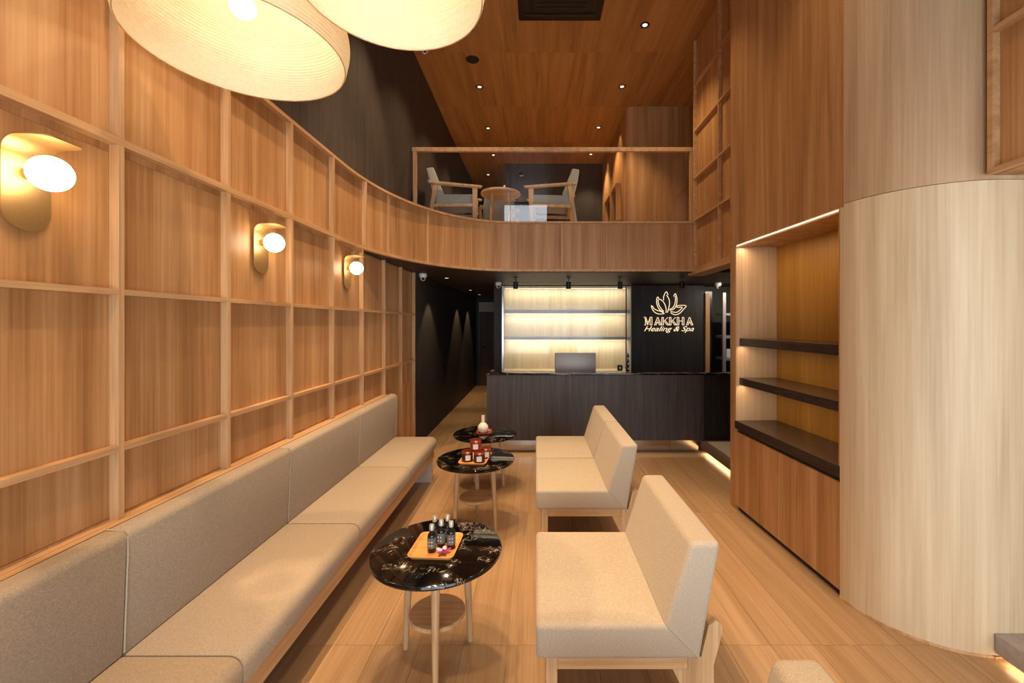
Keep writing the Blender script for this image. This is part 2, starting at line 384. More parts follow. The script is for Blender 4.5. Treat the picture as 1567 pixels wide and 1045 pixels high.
# upstairs: charcoal block at the far end, side wall with cubbies, rounded oak column
st(B('wall_far_upper', -.68, 1.52, 9.6, 9.75, ZM1+.012, ZC, M['dark']), 'charcoal end wall upstairs')
st(B('wall_end_upper', -1.62, 1.6, 11.4, 11.5, ZM1, ZC, M['dark']))
col = bmesh.new(); r = .12
arc = [(1.50+r-r*math.sin(t)*1.0, 7.07+r-r*math.cos(t)) for t in [PI/2*k/8 for k in range(9)]]
prism(col, arc+[(1.50, 9.6), (1.62, 9.6), (1.62, 7.3), (3.6, 7.3), (3.6, 7.07)], ZM1+.012, ZC)
wc = st(obj('wall_right_upper', col, M['wall'], smooth=True), 'rounded oak wall beside the upstairs lounge')
for (y0, y1, z0, z1) in ((7.52, 8.06, 3.42, 4.08), (8.12, 8.75, 3.42, 4.08)):
    c = thing('wall_cubby', 'dark open wall box %s the rounded oak corner upstairs' % ('nearest' if y0 < 8 else 'farther from'), 'shelf', (1.5, (y0+y1)/2, z0), 0, 'wall boxes on the upstairs side wall')
    hy = (y1-y0)/2; hz = z1-z0
    B('back_panel', -.012, -.001, -hy+.02, hy-.02, .02, hz-.02, M['shelfdark'], c)
    for (a, b_, e, f) in ((-hy, hy, 0, .02), (-hy, hy, hz-.02, hz), (-hy, -hy+.02, .02, hz-.02), (hy-.02, hy, .02, hz-.02)):
        B('side_board', -.09, -.001, a, b_, e, f, M['wall'], c)
# right side batten wall above the counter (overhang)
wr = st(B('wall_right_batten', 2.045, 2.2, 3.75, 5.42, 2.262, ZC, M['wall']), 'oak batten wall above the counter on the right')
zr = [2.3, 2.905, 3.44, 4.035, 4.62, 5.19]; yr = [3.76, 4.06, 4.68, 5.408]
for a, b in zip(yr, yr[1:]):
    for z0, z1 in zip(zr, zr[1:]): B('wall_panel', 2.036, 2.045, a+.001, b-.001, z0+.001, z1-.001, M['wall'], wr)
for y in yr[1:]: B('batten', 2.0, 2.036, y-.011, y+.011, 2.262, 5.19, M['battenH'], wr)
for z in zr[1:-1]: B('rail', 2.001, 2.036, 3.76, 5.40, z-.011, z+.011, M['battenH'], wr)
B('rail', 2.001, 2.036, 3.76, 5.40, 2.262, 2.3, M['battenH'], wr)
st(B('trim_1', 2.0, 2.2, 3.75, 5.6, ZM0-.03, ZM0+.006, M['battenH']))
# right wall: slightly turned face, rounded far corner, big rounded near corner
P2 = Vector((1.772, 2.484)); U = Vector((-.0454, .99897)); Nn = Vector((.99897, .0454))
def L(a, b): q = P2+U*a+Nn*b; return (q.x, q.y)
MR = Matrix(((U.x, Nn.x, 0, P2.x), (U.y, Nn.y, 0, P2.y), (0, 0, 1, 0), (0, 0, 0, 1)))   # local (a, b, z) -> world
def RB(name, a0, a1, b0, b1, z0, z1, mat, parent=None, bevel=0):
    bm = bmesh.new(); bx(bm, a0, a1, b0, b1, z0, z1)
    if bevel: bmesh.ops.bevel(bm, geom=bm.edges[:], offset=bevel, segments=2, affect='EDGES')
    bmesh.ops.transform(bm, matrix=MR, verts=bm.verts[:]); bmesh.ops.recalc_face_normals(bm, faces=bm.faces[:])
    return obj(name, bm, mat, parent)
WN, ZN = 1.19, 2.27
farc = [L(WN+.05+.14*math.sin(t), .14-.14*math.cos(t)) for t in [PI/2*k/8 for k in range(9)]]
bm = bmesh.new(); prism(bm, [L(WN, .0)]+farc+[L(WN+.19, .6), L(WN, .6)], 0, ZN)
st(obj('wall_right', bm, M['wall'], smooth=True), 'oak wall end beside the lit niche')
bm = bmesh.new(); prism(bm, [L(-.03, 0)]+farc+[L(WN+.19, .9), L(-.03, .9)], ZN+.002, ZC)
st(obj('wall_right_upper_face', bm, M['wall'], smooth=True), 'tall oak wall above the lit niche')
R = .47; cc = P2+Nn*R
def carc(rr, t0=0.0):
    base = math.atan2(-Nn.y, -Nn.x)
    out = []
    for k in range(25):
        t = t0+(1-t0)*k/24
        ang = base+(PI*1.5-(base % (2*PI)))*t
        out.append((cc.x+rr*math.cos(ang), cc.y+rr*math.sin(ang)))
    return out
bm = bmesh.new(); prism(bm, carc(R)+[(4.0, cc.y-R), (4.0, 3.2), L(-.001, .9)], 0, 2.288)
wc2 = st(obj('wall_right_curved', bm, M['wallP'], smooth=True), 'daylit pale oak rounded wall at the right')
ca = carc(R-.004); 
bm = bmesh.new(); prism(bm, [L(-.032, .004)]+ca[1:]+[(4.0, cc.y-R+.004), (4.0, 3.2), L(-.032, .9)], 2.292, ZC)
st(obj('wall_right_curved_upper', bm, M['wallR'], smooth=True), 'oak rounded wall above the pale one')
bm = bmesh.new(); prism(bm, carc(R+.004)+[(2.19, cc.y-R-.004), (2.19, cc.y-R+.03), L(.0, .03)], 0, .012)
st(obj('baseboard_right', bm, M['batten'], smooth=True))
# box overhanging the entrance, upper right, with battens
ub = st(B('wall_entrance_upper', 2.19, 4.2, -1.8, cc.y-R-.002, 2.31, ZC, M['wall']), 'oak batten box above the entrance')
for a, b in zip([-.3, .3, .9, 1.5], [.3, .9, 1.5, 2.0]):
    for z0, z1 in ((2.33, 2.98), (2.98, 3.6), (3.6, 4.2), (4.2, 5.19)): B('wall_panel', 2.18, 2.19, a+.001, b-.001, z0+.001, z1-.001, M['wall'], ub)
for y in (.3, .9, 1.5, 2.012): B('batten', 2.143, 2.18, y-.012, y+.012, 2.31, 5.19, M['battenH'], ub)
for z in (2.322, 2.98, 3.6, 4.2): B('rail', 2.144, 2.18, -.3, 2.0, z-.012, z+.012, M['battenH'], ub)
# entrance wall, back wall with the shopfront
st(B('wall_entrance', 4.0, 4.2, -1.8, cc.y-R, 0, 2.31, M['wallR']))
wb = st(B('wall_back', -1.75, 4.2, -1.66, -1.6, 2.3, 4.2, M['dark']))
st(B('wall_back_top', -1.75, 4.2, -1.66, -1.6, 5.15, ZC, M['dark'])); st(B('wall_back_left', -1.75, -.97, -1.66, -1.6, 4.2, 5.15, M['dark'])); st(B('wall_back_right', .33, 4.2, -1.66, -1.6, 4.2, 5.15, M['dark']))
wn = st(bpy.data.objects.new('window_1', None)); C.objects.link(wn)
for x in (-1.6, -.2, 1.2, 2.6, 3.94): B('window_frame', x, x+.05, -1.65, -1.6, 0, 2.3, M['black'], wn)
wn2 = st(bpy.data.objects.new('window_2', None)); C.objects.link(wn2)
B('window_frame', -.97, -.94, -1.65, -1.6, 4.2, 5.15, M['black'], wn2)
# step at the entrance
sp = thing('entrance_step', 'floating grey stone step at the entrance, against the pale rounded wall', 'step', (2.19, 1.0, 0))
B('slab', 0, 1.8, -1.0, cc.y-R-1.002, .03, .12, M['stone'], sp, bevel=.003)
B('riser', .06, 1.8, -1.0, cc.y-R-1.002, .001, .03, M['black'], sp)
B('led_strip', .045, .058, -1.0, cc.y-R-1.01, .012, .026, M['led'], sp)
light('step_glow', 'AREA', (2.21, 1.5, .028), 1.2, WARM, (0, 0, 0), .02, 1.0)
# raised platform beside the counter
pl = thing('raised_platform', 'raised stone platform with light glowing below, right of the dark counter', 'platform', (2.05, 4.7, 0))
B('slab', 0, 1.93, -.95, 1.9, .05, .148, M['bronze'], pl, bevel=.003)
B('top_tile', .05, 1.93, -.94, .52, .149, .152, M['marblefloor'], pl)
B('riser', .08, 1.93, -.9, 1.9, .001, .05, M['black'], pl)
B('led_strip', .062, .078, -.9, .56, .02, .04, M['led'], pl)
light('platform_glow', 'AREA', (2.09, 4.5, .045), 3.5, WARM2, (0, -.35, 0), .03, 1.5)
# closing walls behind the counter area and the stair core
st(B('wall_service_right', 4.0, 4.2, 3.2, 11.4, 0, ZM0, M['dark']))
st(B('wall_service_back', -.3, 4.0, 7.6, 7.75, 0, ZM0, M['dark']))
st(B('wall_stair', 2.3, 4.0, 3.5, 3.72, .0, 2.26, M['dark']))
st(B('wall_upper_right', 3.6, 3.7, 3.2, 11.4, ZM0, ZC, M['wall']))
st(B('wall_stair_upper', 2.2, 3.6, 3.25, 3.7, 2.262, ZC, M['dark']))

# ------------------------------------------------------------------ lit niche in the right wall
nc = thing('display_cabinet', 'built-in oak cabinet with dark shelves in a lit niche', 'cabinet', (0, 0, 0))
RB('back_panel', 0, WN, .36, .385, .71, ZN, M['niche'], nc)
RB('side_panel', WN-.012, WN-.001, .002, .36, .767, ZN, M['wallR'], nc)
RB('side_panel', .001, .012, .002, .36, .767, ZN, M['wall'], nc)
RB('top_panel', .012, WN-.012, .03, .36, ZN-.012, ZN, M['wall'], nc)
RB('worktop', .001, WN-.002, -.006, .36, .70, .767, M['shelfdark'], nc, bevel=.003)
RB('shelf', .013, WN-.013, .03, .358, 1.41, 1.472, M['shelfdark'], nc, bevel=.002)
RB('shelf', .013, WN-.013, .03, .358, 1.075, 1.135, M['shelfdark'], nc, bevel=.002)
RB('led_strip', .002, WN-.002, .008, .016, ZN-.006, ZN-.001, M['led'], nc)
for a0, a1 in ((.003, .593), (.597, WN-.004)): RB('door', a0, a1, .0, .02, .045, .672, M['wall'], nc)
RB('carcass', .003, WN-.003, .022, .36, .045, .70, M['shelfdark'], nc)
RB('toe_kick', .002, WN-.002, .03, .36, 0.001, .044, M['shelfdark'], nc)
ca_, cb_ = L(.6, .05), L(.6, .06)
yaw = math.atan2(U.y, U.x)
for (z, e) in ((ZN-.02, 4.0), (1.405, 2.2), (1.07, 2.2)):
    q = L(.6, .05); light('niche_glow', 'AREA', (q[0], q[1], z), e, WARM2, (0, 0, yaw), 1.12, .02)

# ------------------------------------------------------------------ counter
ct = thing('reception_counter', 'long charcoal reception counter with a black marble top and mirrored kick', 'counter', (0, 5.25, 0))
B('front_panel', -.604, 2.07, 0, .03, .16, .965, M['counter'], ct)
B('end_panel', -.604, -.57, .03, .62, .16, .965, M['counter'], ct)
B('top', -.61, 3.2, -.008, .16, .966, .988, M['marble'], ct, bevel=.003)
B('front_return', 2.075, 3.2, .05, .08, .152, .965, M['dark'], ct)
B('desk_top', -.57, 3.2, .162, .62, .72, .75, M['counter'], ct)
for a, b in ((-.56, .08), (.083, 1.68), (1.683, 2.04)): B('kick_plate', a, b, .10, .112, .001, .158, M['steel'], ct)
B('base', -.56, 2.04, .113, .6, .001, .158, M['black'], ct)
mo = thing('computer_monitor', 'silver computer monitor seen from behind on the reception counter', 'monitor', (.533, 5.75, .75))
B('screen_housing', -.275, .275, -.02, .02, .10, .455, M['greymetal'], mo, bevel=.008)
B('stand_neck', -.06, .06, .022, .035, .0, .2, M['greymetal'], mo); B('foot', -.11, .11, -.03, .14, 0.0, .008, M['greymetal'], mo)

# ------------------------------------------------------------------ back wall behind the counter
YS = 7.0
SX0, SX1 = -.558, 1.57
st(B('wall_service_left', -.69, -.566, 7.0, 11.0, 0, ZM0, M['dark']), 'charcoal end of the wall left of the lit shelves')
sh = thing('lit_shelving', 'backlit pale gold shelving with two metal shelves behind the counter', 'shelving', (0, YS, 0))
B('back_panel', SX0, SX1, .40, .42, .80, 2.25, M['backlit'], sh)
B('bottom_board', SX0, SX1, .0, .40, .78, .815, M['backlit'], sh)
B('base_cabinet', SX0, SX1, .01, .40, .0, .78, M['dark'], sh)
for z in (1.80, 1.355): B('shelf', SX0+.02, SX1-.0, .06, .40, z-.025, z+.025, M['greymetal'], sh)
B('upright', SX0, SX0+.03, -.005, .03, .81, 2.235, M['steel'], sh); B('upright', SX1-.09, SX1-.075, .01, .03, .81, 2.2, M['black'], sh)
B('side_panel', SX0, SX0+.01, .03, .4, .81, 2.25, M['greymetal'], sh); B('side_panel', SX1-.012, SX1, .0, .4, .81, 2.25, M['greymetal'], sh)
B('head_rail', SX0, SX1, -.01, .03, 2.215, 2.235, M['black'], sh)
for a, b in ((SX0+.03, .5), (.48, SX1-.02)): B('glass_door', a, b, .012+(.01 if a > 0 else 0), .018+(.01 if a > 0 else 0), .82, 2.21, M['shelfglass'], sh)
for z in (2.205, 1.768, 1.322):
    B('led_strip', SX0+.03, SX1-.02, .30, .32, z-.006, z, M['ledw'], sh)
    light('shelf_glow', 'AREA', ((SX0+SX1)/2, YS+.26, z-.01), 6.5, (1, .90, .74), (.25, 0, 0), SX1-SX0-.1, .03)
# jar row and box
bxo = thing('card_box', 'small black box on the counter near the right end of the lit shelves', 'box', P(948.5, 569.5, 6.0).to_tuple())
bxo.location.z = .816; bxo.location.y = 7.12; bxo.location.x = (948.5-VX)*7.12/F
B('body', -.04, .04, -.03, .03, 0, .09, M['black'], bxo, bevel=.003); B('clip', -.012, .012, -.034, -.03, .03, .06, M['white'], bxo)
orn = thing('bead_ornament', 'slender dark ornament with white beads beside the lit shelves', 'ornament', ((961-VX)*5.75/F, 5.75, .75))
bm = bmesh.new(); lathe(bm, [(.0, 0), (.03, .0), (.035, .02), (.02, .05), (.03, .1), (.016, .15), (.026, .2), (.014, .25), (.022, .3), (.01, .36), (.015, .42), (0, .46)], 14); obj('body', bm, M['black'], orn, smooth=True)
for z in (.1, .17, .24, .31, .38):
    bm = bmesh.new(); bmesh.ops.create_icosphere(bm, subdivisions=1, radius=.011, matrix=Matrix.Translation((0, -.028, z))); obj('bead', bm, M['white'], orn)
# logo wall
st(B('wall_service_logo', 1.575, 2.82, 7.14, 7.5, 0, 2.24, M['dark']), 'charcoal wall panel behind the illuminated sign')
sg = thing('illuminated_sign', 'warm illuminated lotus sign with lettering on the charcoal panel', 'sign', P(1020, 480, 7.12).to_tuple())
SY = 7.126; so = sg.location.copy()
def Q(cx, cy, dy=0): return P(960+cx/11.61, 430+cy/11.61, SY)-so+Vector((0, dy, 0))
def smoothpts(pts, n=5):
    out = []
    q = [pts[0]]+pts+[pts[-1]]
    for i in range(1, len(q)-2):
        for k in range(n):
            t = k/n; r_ = []
            for c_ in (0, 1):
                p0, p1, p2, p3 = q[i-1][c_], q[i][c_], q[i+1][c_], q[i+2][c_]
                r_.append(.5*(2*p1+(p2-p0)*t+(2*p0-5*p1+4*p2-p3)*t*t+(3*p1-p0-3*p2+p3)*t**3))
            out.append(tuple(r_))
    out.append(pts[-1]); return out
petals = [
 [[(428, 430), (440, 490), (485, 552), (560, 585), (655, 580)], [(445, 440), (475, 490), (530, 520), (600, 542), (655, 572)]],
 [[(640, 552), (580, 515), (540, 450), (520, 370), (528, 300), (545, 285), (560, 318)], [(560, 318), (625, 352), (668, 420), (690, 500), (688, 562)], [(545, 330), (560, 420), (600, 490), (645, 540)]],
 [[(645, 340), (645, 280), (668, 220), (697, 192), (725, 245)], [(697, 250), (735, 310), (750, 380), (740, 460), (712, 560)]],
 [[(822, 272), (840, 235), (855, 228), (880, 300), (878, 400), (850, 470), (800, 510), (745, 512)], [(850, 265), (855, 330), (840, 420), (800, 480), (755, 500)]],
 [[(885, 470), (893, 437), (1042, 437), (1000, 500), (930, 572), (850, 600), (770, 565)], [(890, 468), (975, 466), (930, 520), (870, 556), (765, 540)]]]
for pt in petals:
    bm = bmesh.new()
    for ln in pt: tube(bm, [Q(x, y) for x, y in smoothpts(ln)], .006, 6)
    obj('petal', bm, M['neon'], sg)
def letter(strokes):
    bm = bmesh.new(); b2 = bmesh.new()
    for s_ in strokes:
        if len(s_) == 2 or len(s_) > 2: tube(b2, [Q(x, y) for x, y in s_], .0048, 6)
    bm.free(); obj('letter', b2, M['neon'], sg)
def Lm(x): return [[(x, 642), (x+35, 642), (x+75, 740), (x+75, 780)], [(x+20, 660), (x+72, 780)], [(x+30, 660), (x+30, 778)], [(x+12, 780), (x+42, 780)], [(x+112, 642), (x+112, 780)], [(x+145, 642), (x+145, 780)], [(x+112, 642), (x+145, 642)], [(x+112, 780), (x+150, 780)], [(x+112, 655), (x+78, 745)]]
def La(x): return [[(x, 780), (x+52, 645), (x+60, 645), (x+115, 780)], [(x+30, 780), (x+58, 700), (x+85, 780)], [(x+85, 780), (x+115, 780)], [(x+22, 742), (x+90, 742)], [(x-5, 780), (x+20, 780)]]
def Lk(x): return [[(x, 645), (x, 780)], [(x+28, 645), (x+28, 780)], [(x, 645), (x+28, 645)], [(x, 780), (x+30, 780)], [(x+110, 645), (x+38, 712), (x+95, 780)], [(x+60, 700), (x+125, 780)], [(x+95, 780), (x+128, 780)]]
def Lh(x): return [[(x, 645), (x, 780)], [(x+30, 645), (x+30, 780)], [(x+90, 645), (x+90, 780)], [(x+120, 645), (x+120, 780)], [(x+30, 710), (x+90, 710)], [(x, 645), (x+30, 645)], [(x, 780), (x+30, 780)], [(x+90, 645), (x+120, 645)], [(x+90, 780), (x+120, 780)]]
for s_ in (Lm(292), La(484), Lk(612), Lk(748), Lh(886), La(1050)): letter(s_)
fc = bpy.data.curves.new('lettering', 'FONT'); fc.body = 'Healing & Spa'; fc.size = .118; fc.shear = .45; fc.extrude = .004; fc.offset = -.0005; fc.align_x = 'CENTER'
fo = bpy.data.objects.new('tmp', fc); C.objects.link(fo)
bpy.context.view_layer.update()
me = bpy.data.meshes.new_from_object(fo.evaluated_get(bpy.context.evaluated_depsgraph_get())); bpy.data.objects.remove(fo)
me.name = 'lettering'; me.materials.clear(); me.materials.append(M['neon'])
lo = bpy.data.objects.new('lettering', me); C.objects.link(lo); lo.parent = sg
xsz = max(v.co.x for v in me.vertices)-min(v.co.x for v in me.vertices)
lo.scale = (.832/xsz, 1, 1); lo.rotation_euler = (PI/2, 0, 0); lo.location = Q(730, 890)
# right of the sign: oak jamb, metal shelving in the service room
st(B('trim_2', 2.83, 2.90, 7.1, 7.5, .152, 2.1, M['batten']))
st(B('wall_service_jamb', 2.90, 3.02, 7.3, 7.5, .152, 2.15, M['shelfdark']))
rk = thing('metal_rack', 'bright metal shelving rack in the service room right of the sign', 'shelving', (3.5, 7.2, .0))
for x in (-.47, .4): 
    B('post', x, x+.05, -.3, -.26, .153, 2.1, M['greymetal'], rk)
for z in (1.02, 1.38, 1.75): B('shelf', -.42, .4, -.3, .1, z-.02, z+.02, M['greymetal'], rk)
gb = thing('glass_container', 'clear glass container on the metal rack right of the sign', 'container', (3.26, 7.05, 1.04))
bm = bmesh.new(); bx(bm, -.14, .14, -.08, .08, 0, .14); obj('body', bm, plain('frosted_glass', (200, 205, 205), .2), gb, bevel=.01)
light('rack_fill', 'AREA', (3.3, 6.4, 2.2), 12, (1, .9, .75), (.5, 0, 0), .6, .1)  # added fill that brightens the rack, no fitting belongs to it
# spotlights on rods under the balcony
for i, (px, lab) in enumerate(((789, 'leftmost, by the corridor'), (870, 'second from the corridor'), (949, 'third from the corridor'), (1043.5, 'rightmost, in front of the sign'))):
    Y = 6.0; x = (px-VX)*Y/F
    t = thing('pendant_spotlight', 'small black cylinder spotlight on a rod, %s' % lab, 'spotlight', (x, Y, ZM0), 0, 'spotlights above the counter')
    bm = bmesh.new(); lathe(bm, [(.028, -.0), (.028, -.012)], 12); obj('ceiling_rose', bm, M['black'], t)
    bm = bmesh.new(); lathe(bm, [(.006, -.07), (.006, -.012)], 8); obj('rod', bm, M['black'], t)
    bm = bmesh.new(); lathe(bm, [(.02, -.165), (.034, -.165), (.034, -.075), (.028, -.068), (.0, -.068)], 16); obj('housing', bm, M['black'], t, smooth=True)
    bm = bmesh.new(); lathe(bm, [(.0, -.163), (.024, -.163)], 12, caps=False); obj('lens', bm, M['lens'] if i == 3 else M['steel'], t)
    light('spot_beam', 'SPOT', (x, Y, ZM0-.18), 9, WARM2, (0, 0, 0), .02, spot=90, blend=.6)
# corridor recessed lights
for (x, y) in ((-1.28, 6.12), (-1.28, 8.35), (-1.28, 9.65)):
    t = thing('recessed_light', 'small recessed corridor light, %s' % {6.12: 'nearest the counter', 8.35: 'middle one', 9.65: 'by the far door'}[y], 'light', (x, y, ZM0), 0, 'corridor recessed lights')
    bm = bmesh.new(); lathe(bm, [(.032, 0), (.045, -.0), (.045, -.004), (.032, -.004)], 16, caps=False); obj('ring', bm, M['black'], t)
    bm = bmesh.new(); lathe(bm, [(0, -.002), (.03, -.002)], 12, caps=False); obj('lens', bm, M['lens'], t)
    light('corridor_beam', 'SPOT', (x, y, ZM0-.02), 60, WARM, (0, 0, 0), .01, spot=76, blend=.35)
# security cameras
def secam(x, y, z, lab):
    t = thing('security_camera', lab, 'camera', (x, y, z), 0, 'white dome cameras')
    bm = bmesh.new(); lathe(bm, [(0, 0), (.05, 0), (.052, -.03), (.045, -.045), (0, -.045)][::1], 20); obj('base', bm, M['white'], t, smooth=True)
    bm = bmesh.new(); bmesh.ops.create_uvsphere(bm, u_segments=16, v_segments=10, radius=.036, matrix=Matrix.Translation((0, 0, -.058))); obj('dome', bm, M['white'], t, smooth=True)
    bm = bmesh.new(); bmesh.ops.create_uvsphere(bm, u_segments=12, v_segments=8, radius=.02, matrix=Matrix.Translation((.01, -.025, -.068))); obj('lens', bm, M['black'], t, smooth=True)
secam(-1.49, 5.62, ZM0, 'white dome camera on the lower ceiling at the end of the batten wall')
secam(-.6, 6.8, ZM0, 'white dome camera at the top left of the lit shelves')
secam(2.95, 6.9, ZM0, 'white dome camera right of the illuminated sign')
secam(-1.45, 5.55, ZC, 'white dome camera on the high ceiling beside the paper lantern')

# ------------------------------------------------------------------ balcony railing
rl = thing('glass_railing', 'oak framed clear glass railing on the balcony', 'railing', (0, 5.53, 2.88))
B('top_rail', -1.60, 2.03, -.022, .022, .95, 1.0, M['battenH'], rl)
B('post', -1.59, -1.545, -.02, .02, -.018, .949, M['batten'], rl)
B('post', 1.995, 2.03, -.02, .02, -.018, .949, M['batten'], rl)
for a, b in ((-1.544, -.335), (-.328, .85), (.857, 1.994)): B('glass_panel', a, b, -.005, .005, -.01, .949, M['glass'], rl)

# ------------------------------------------------------------------ ceiling fittings
names = ['left, nearest the railing', 'right, nearest the railing', 'second left upstairs', 'second right upstairs', 'third left upstairs', 'third right upstairs', 'brightest, right of the black air conditioner', 'left, partly hidden by the paper lantern']
for (x, y), nm in zip(DL+[(-1.15, 10.3)], names+['farthest, at the back left']):
    t = thing('ceiling_downlight', 'round recessed downlight in the wood ceiling, %s' % nm, 'light', (x, y, ZC), 0, 'downlights in the wood ceiling')
    bm = bmesh.new(); lathe(bm, [(.030, -.001), (.055, -.001), (.055, -.006), (.032, -.006), (.030, -.001)], 20, caps=False); obj('ring', bm, M['black'], t)
    bm = bmesh.new(); lathe(bm, [(0, -.003), (.030, -.003)], 16, caps=False); obj('lens', bm, M['lens'], t)
t = thing('ceiling_speaker', 'round black speaker in the wood ceiling beside the right paper lantern', 'speaker', (-.864, 5.81, ZC))
bm = bmesh.new(); lathe(bm, [(0, -.004), (.075, -.004), (.085, -.006), (.09, -.0)], 24, caps=False); obj('grille', bm, M['black'], t)
t = thing('air_conditioner', 'black cassette air conditioner set in the wood ceiling', 'air conditioner', (.28, 4.55, ZC))
B('panel', -.48, .48, -.48, .48, -.03, -.001, M['black'], t, bevel=.01); B('grille', -.3, .3, -.3, .3, -.036, -.031, M['black'], t)
for k in range(9): B('slat', -.28, .28, -.28+k*.066, -.27+k*.066, -.042, -.036, M['black'], t)
for (a, b, c, d) in ((-.4, .4, .36, .4), (-.4, .4, -.4, -.36), (.36, .4, -.3, .3), (-.4, -.36, -.3, .3)): B('vent_flap', a, b, c, d, -.038, -.031, M['black'], t)

# ------------------------------------------------------------------ paper lanterns
def lantern(loc, Rr, hgt, lab, energy):
    t = thing('paper_lantern', lab, 'lamp', loc, 0, 'paper lanterns')
    bm = bmesh.new(); prof = []
    n = 42
    for k in range(n*4+1):
        u = k/(n*4)
        # outward swell near the rim, then a dome closing to the neck
        a = u*PI*.5
        rad = Rr*(1.0+.05*math.sin(min(1, u*2.2)*PI))*math.cos(max(0, (u-.12)/.88)*PI*.46)**.75
        z = hgt*(math.sin(a)**1.0)
        rib = .0034*abs(math.sin(u*n*PI))
        prof.append((rad+rib, z))
    lathe(bm, prof, 96, caps=False)
    obj('shade', bm, M['paper'], t, smooth=True)
    bm = bmesh.new()
    tube(bm, [(Rr*math.cos(2*PI*k/64), Rr*math.sin(2*PI*k/64), 0) for k in range(65)], .0022, 6)
    obj('rim_hoop', bm, M['ashleg'], t, smooth=True)
    bm = bmesh.new(); bmesh.ops.create_uvsphere(bm, u_segments=20, v_segments=12, radius=.045, matrix=Matrix.Translation((0, 0, hgt*.52))); obj('bulb', bm, M['bulb'], t, smooth=True)
    bm = bmesh.new(); lathe(bm, [(.02, hgt*.52+.04), (.02, hgt*.52+.10)], 12); obj('socket', bm, M['white'], t)
    bm = bmesh.new(); lathe(bm, [(.003, hgt*.52+.1), (.003, ZC-loc[2])], 6); obj('cord', bm, M['black'], t)
    light('lantern_bulb', 'POINT', (loc[0], loc[1], loc[2]+hgt*.52), energy, (1, .88, .70), size=.046)
lantern((-1.134, 1.649, 1.6+1.05), .362, .34, 'large paper lantern at the upper left in front of the batten wall', 17)
lantern((-.436, 1.288, 1.6+1.0), .272, .30, 'smaller paper lantern at the top centre, right of the large one', 12)

# ------------------------------------------------------------------ wall sconces
def sconce(y, lab):
    t = thing('wall_sconce', lab, 'lamp', (XP, y, 2.03), 0, 'brass sconces on the batten wall')
    # stadium plate that bends forward at its top into a small canopy
    bm = bmesh.new(); w2 = .065; th = .004
    ctr = []
    for k in range(9): ctr.append((.012, -.145+.0+.0625*(1-math.cos(PI/2*k/8)), w2*math.sin(PI/2*k/8)))      # (x, z, half width)
    ctr.append((.012, .085, w2))
    for k in range(1, 7): a = PI/2*k/6; ctr.append((.012+.045*(1-math.cos(a)), .085+.045*math.sin(a), w2))
    ctr.append((.10, .13, w2*.98)); ctr.append((.125, .13, w2*.86)); ctr.append((.14, .13, w2*.6))
    top = []; 
    for (x, z, hw) in ctr:
        hw = max(hw, .006)
        top.append((bm.verts.new((x, -hw, z)), bm.verts.new((x, hw, z))))
    for a, b in zip(top, top[1:]): bm.faces.new((a[0], a[1], b[1], b[0]))
    bmesh.ops.recalc_face_normals(bm, faces=bm.faces[:]); bmesh.ops.solidify(bm, geom=bm.faces[:], thickness=th); bmesh.ops.recalc_face_normals(bm, faces=bm.faces[:])
    obj('plate', bm, M['brass'], t, smooth=True)
    bm = bmesh.new(); lathe(bm, [(.03, 0), (.03, .012)], 16); bmesh.ops.rotate(bm, verts=bm.verts[:], matrix=Matrix.Rotation(PI/2, 3, 'Y')); obj('wall_mount', bm, M['brass'], t)
    bm = bmesh.new(); bmesh.ops.create_uvsphere(bm, u_segments=32, v_segments=20, radius=.053, matrix=Matrix.Translation((.088, 0, .03))); obj('globe', bm, M['globe'], t, smooth=True)
    bm = bmesh.new(); lathe(bm, [(.018, 0), (.018, .025)], 16); bmesh.ops.rotate(bm, verts=bm.verts[:], matrix=Matrix.Rotation(PI/2, 3, 'Y')); bmesh.ops.translate(bm, verts=bm.verts[:], vec=(.014, 0, .03)); obj('socket', bm, M['brass'], t)
for y, lab in ((1.31, 'brass wall sconce with a round globe, nearest, at the left edge'), (2.43, 'middle brass wall sconce of the three on the batten wall'), (3.545, 'farthest brass wall sconce, nearest the balcony')): sconce(y, lab)

